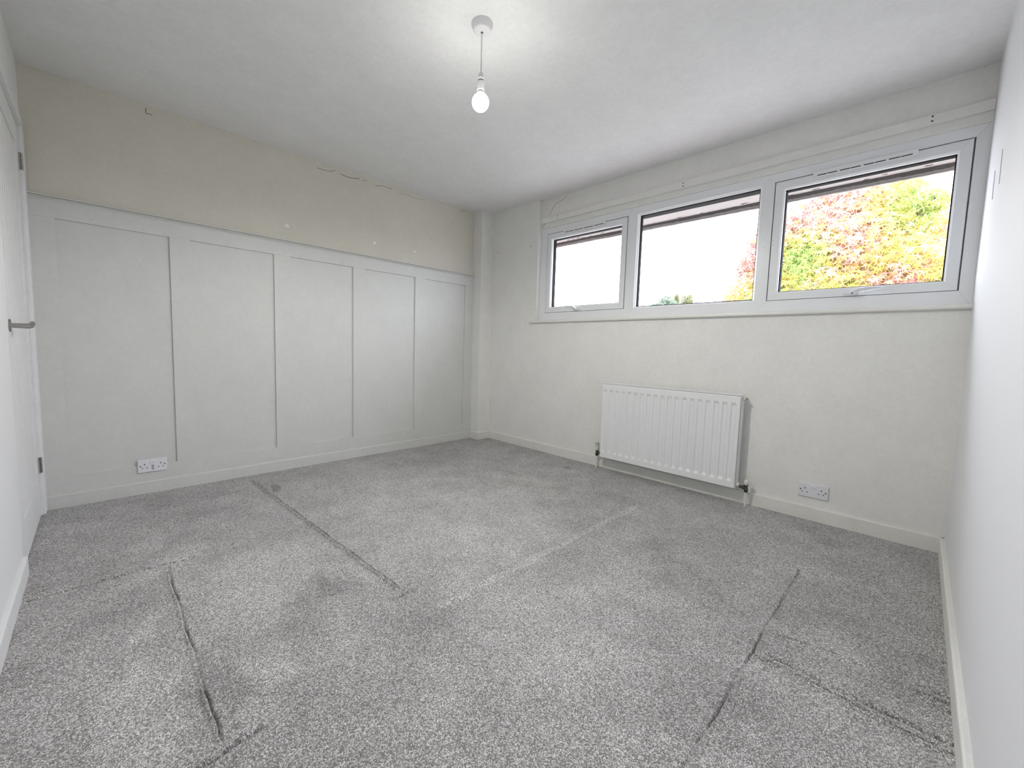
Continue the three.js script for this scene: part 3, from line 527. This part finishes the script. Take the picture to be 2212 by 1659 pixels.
{
  const t = thing('autumn_tree', 'tree with star shaped yellow, pink and green autumn leaves close outside the window', 'tree', [2.75, -2.75, -3.3]);
  const bark = new THREE.MeshStandardMaterial({ color: lin(0.16, 0.12, 0.1), roughness: 1 });
  obj('trunk', new THREE.TubeGeometry(new THREE.CatmullRomCurve3([[0, 0, 0], [0.03, 1.4, 0.02], [-0.02, 2.6, 0], [0.02, 3.6, 0]].map((p) => new THREE.Vector3(...p))), 24, 0.07, 10), bark, t);
  const mats = [[0.54, 0.45, 0.11], [0.56, 0.34, 0.14], [0.4, 0.45, 0.14], [0.28, 0.4, 0.12], [0.57, 0.34, 0.29], [0.54, 0.26, 0.25], [0.22, 0.11, 0.13], [0.6, 0.53, 0.34]].map(leafMat);
  // crown: overlapping boughs [x, y, z, radius] in the world, leafy right to their rims
  const B = [[2.62, 1.9, -3.2, 0.8], [2.22, 1.6, -3.2, 0.7], [3.0, 1.75, -3.25, 0.6], [2.72, 2.5, -3.25, 0.52], [3.0, 2.7, -3.3, 0.32], [2.3, 2.3, -3.2, 0.48], [2.32, 2.62, -3.25, 0.28], [2.14, 2.42, -3.2, 0.28], [2.55, 2.75, -3.3, 0.3], [1.78, 1.6, -3.15, 0.4], [1.84, 2.02, -3.15, 0.27], [1.86, 2.26, -3.08, 0.25], [1.98, 2.46, -3.1, 0.22], [1.95, 2.6, -3.1, 0.14], [3.36, 2.35, -3.2, 0.16], [3.36, 2.62, -3.2, 0.12],
    [3.25, 1.95, -3.0, 0.3], [3.7, 1.45, -3.3, 0.62], [2.5, 1.0, -3.3, 0.9], [3.3, 1.0, -3.3, 0.8], [1.75, 1.15, -3.2, 0.5], [2.7, 0.2, -3.3, 0.9], [2.9, 2.9, -3.6, 0.3], [2.15, 2.55, -3.4, 0.22], [1.56, 1.5, -3.1, 0.16]];
  const leaves = [], variants = [leafGeo(0.105, 0.35, 0.2), leafGeo(0.095, 0.1, 0.5), leafGeo(0.115, 0.5, 0.1), leafGeo(0.09, 0.25, 0.7)];
  const cam = camera.position, d = new THREE.Object3D(), hue = smoothNoise(64, 6, 77);
  for (const [bx, by, bz, br] of B) {
    const n = Math.round(5200 * br * br * (br < 0.41 ? 2.4 : 1.25) + 12);
    for (let i = 0; i < n; i++) {
      const u = rnd() * 2 - 1, a = rnd() * 6.283, s = Math.sqrt(1 - u * u), rad = br * (0.45 + 0.62 * Math.sqrt(rnd()));
      const nx = s * Math.cos(a), ny = u, nz2 = s * Math.sin(a), x = bx + rad * nx, y = by + rad * ny, z = bz + rad * nz2 * 0.85;
      leaves.push({ x, y, z, n: [nx + rr(-0.7, 0.7), ny * 0.4 + rr(-0.6, 0.7), nz2 + 0.6 + rr(-0.7, 0.7)], roll: rr(-1.1, 1.1) + Math.PI, k: 0 });
    }
  }
  for (const l of leaves) {
    const h = hue[(Math.floor(((l.y + l.z * 0.3) / 2.6 + 4) * 64) & 63) * 64 + (Math.floor(((l.x + l.z * 0.2) / 2.6 + 4) * 64) & 63)] + rr(-0.22, 0.22) + (l.y - 1.9) * 0.16 + (l.x < 2.1 ? 0.1 : 0);
    l.m = h < 0.26 ? 3 : h < 0.4 ? 2 : h < 0.55 ? 0 : h < 0.64 ? 7 : h < 0.75 ? 1 : h < 0.92 ? 4 : h < 0.98 ? 5 : h < 1.02 ? 6 : 4;
    l.dist = Math.hypot(l.x - cam.x, l.y - cam.y, l.z - cam.z);
    // seen through the window? (between the jambs, above the sill, under the eaves)
    const s = (cam.z + 0.05) / (cam.z - l.z), wx = cam.x + (l.x - cam.x) * s, wy = cam.y + (l.y - cam.y) * s;
    l.seen = wx > 1.75 && wx < 3.45 && wy > 1.37 && wy < 2.02 && !(wx > 2.58 && wx < 2.71);
    l.g = variants[Math.floor(rnd() * 4)];
  }
  const near = leaves.filter((l) => l.seen).sort((a, b) => a.dist - b.dist), single = new Set(near.slice(0, 300));
  const crowd = mats.map(() => []);
  const basis = new THREE.Matrix4();
  for (const l of leaves) {
    const zA = new THREE.Vector3(...l.n).normalize(), yA = new THREE.Vector3(Math.sin(l.roll), Math.cos(l.roll), 0), xA = new THREE.Vector3().crossVectors(yA, zA).normalize(); yA.crossVectors(zA, xA);
    basis.makeBasis(xA, yA, zA); d.quaternion.setFromRotationMatrix(basis); d.position.set(l.x - 2.75, l.y + 2.75, l.z + 3.3); d.updateMatrix();
    if (single.has(l)) { const m = obj('leaf', l.g, mats[l.m], t); m.position.copy(d.position); m.quaternion.copy(d.quaternion); }
    else crowd[l.m].push(l.g.clone().applyMatrix4(d.matrix));
  }
  crowd.forEach((list, i) => { if (list.length) { const m = obj('foliage', list, mats[i], t); m.userData.kind = 'stuff'; } });
  for (const [bx, by, bz, br] of B.slice(0, 18)) {
    const e = [bx - 2.75, by + 2.75, bz + 3.3], y = Math.max(2.6, e[1] - 0.9 - br * 0.4);
    obj('branch', tube([[0.02, y, 0], [e[0] * 0.4, y + (e[1] - y) * 0.55, e[2] * 0.5], [e[0], e[1] + br * 0.3, e[2]]], 0.012, 6, false, 10), bark, t);
  }
}
// far trees across the way
function farTree(name, label, x, z, crowns, cols, n, size, top) {
  const t = thing(name, label, 'tree', [x, -2.75, z], undefined), mats = cols.map(leafMat), lists = cols.map(() => []), d = new THREE.Object3D(), g = leafGeo(size, 0.3, 0.3);
  obj('trunk', tube([[0, 0, 0], [0.1, top * 0.4, 0], [0, top * 0.85, 0]], 0.16, 8), new THREE.MeshStandardMaterial({ color: lin(0.3, 0.26, 0.22), roughness: 1 }), t);
  for (let i = 0; i < n; i++) {
    const [cx, cy, r, sy] = crowns[i % crowns.length], u = rnd() * 2 - 1, a = rnd() * 6.283, s = Math.sqrt(1 - u * u), q = Math.cbrt(rnd());
    d.position.set(cx + r * q * s * Math.cos(a), cy + r * sy * q * u, r * q * s * Math.sin(a)); d.rotation.set(rr(-1, 1), rr(0, 6), rr(-2, 2)); d.updateMatrix();
    lists[Math.floor(rnd() * lists.length)].push(g.clone().applyMatrix4(d.matrix));
  }
  lists.forEach((l, i) => { const m = obj('foliage', l, mats[i], t); m.userData.kind = 'stuff'; });
}
farTree('round_tree', 'small pale green rounded tree far off behind the middle pane', -15.5, -40, [[-0.3, 9.1, 0.8, 0.85], [0.35, 8.6, 0.7, 0.8], [-1.3, 8.5, 0.7, 0.7], [0, 7.6, 1.4, 0.8]], [[0.15, 0.2, 0.14], [0.2, 0.24, 0.18]], 3200, 0.3, 9.2);
farTree('slim_tree', 'slim yellow green tree far off right of the rounded tree', -15.1, -43, [[0, 9.4, 0.45, 2.0], [0.64, 9.4, 0.36, 2.1], [-0.8, 9.6, 0.3, 2.3]], [[0.25, 0.25, 0.1], [0.2, 0.22, 0.14]], 1500, 0.29, 9.6);
farTree('wispy_tree', 'thin wispy pale tree far off nearest the big autumn tree', -12.6, -40, [[0, 8.2, 0.34, 2.4], [0.45, 7.8, 0.25, 2.0]], [[0.25, 0.25, 0.19], [0.22, 0.23, 0.2]], 500, 0.25, 8.6);
// far houses, only their roofs near the sill line
function house(label, x, z, w, ridge, chimX, aerial) {
  const t = thing('house', label, 'house', [x, -2.75, z]);
  const wall = new THREE.MeshStandardMaterial({ color: lin(0.55, 0.5, 0.45), roughness: 0.95 }), roof = new THREE.MeshStandardMaterial({ color: lin(0.42, 0.4, 0.41), roughness: 0.95 }), pale = new THREE.MeshStandardMaterial({ color: lin(0.08, 0.08, 0.095), roughness: 0.9 });  // wall and roof colours lightened to stand in for distant haze
  obj('wall', box(-w / 2, w / 2, 0, ridge - 3, -8, 0), wall, t);
  obj('roof', [prism([[-8.3, ridge - 3.1], [0.3, ridge - 3.1], [-4, ridge]], -w / 2 - 0.2, w / 2 + 0.2)].map((g) => { g.rotateY(-Math.PI / 2); return g; }), roof, t).rotation.y = 0;
  for (const k of [-0.25, 0.25]) for (const y of [1, 3.6]) { const win = obj('window', rbox(w * k - 0.7, w * k + 0.7, y, y + 1.2, 0, 0.06, 0.01), M.upvc, t); obj('pane', box(w * k - 0.6, w * k + 0.6, y + 0.1, y + 1.1, 0.05, 0.07), new THREE.MeshStandardMaterial({ color: lin(0.05, 0.06, 0.07), roughness: 0.05 }), win); }
  const ch = obj('chimney', box(chimX - 0.35, chimX + 0.35, ridge - 1, ridge + 0.75, -4.35, -3.65), wall, t); { const p = cyl(0.13, 0.15, 0.4, 12); p.translate(chimX, ridge + 0.9, -4); obj('chimney_pot', p, wall, ch); }
  const mast = cyl(0.045, 0.045, aerial.h, 6); mast.translate(aerial.x, aerial.y + aerial.h / 2, -4); const m = obj('aerial', mast, pale, t);
  const boom = cyl(0.04, 0.04, 1.35, 6); boom.rotateZ(Math.PI / 2); boom.translate(aerial.x + 0.1, aerial.y + aerial.h, -4); obj('boom', boom, pale, m);
  for (let i = 0; i < 5; i++) { const e = cyl(0.012, 0.012, i ? 0.28 : 0.5, 5); e.translate(aerial.x - 0.5 + i * 0.27, aerial.y + aerial.h, -4); obj('element', e, pale, m); }
}
house('haze-pale house far off behind the left pane, tall tv aerial on its chimney', -28, -36, 8, 8.7, -0.3, { x: -0.3, y: 9.3, h: 1.8 });
house('haze-pale house far off left of the middle pane with a shorter tv aerial', -21, -36, 5, 8.7, 1.2, { x: -1.9, y: 8.5, h: 1.4 });

// ---------------------------------------------------------------- finish
scene.traverse((o) => { if (o.isMesh) { o.castShadow = true; o.receiveShadow = true; } });
for (const c of scene.children) childNames(c);
const renderer = new THREE.WebGLRenderer({ antialias: true });
renderer.toneMapping = THREE.LinearToneMapping; renderer.toneMappingExposure = EXPOSURE;
renderer.shadowMap.enabled = true; renderer.outputColorSpace = THREE.SRGBColorSpace;
renderer.render(scene, camera);
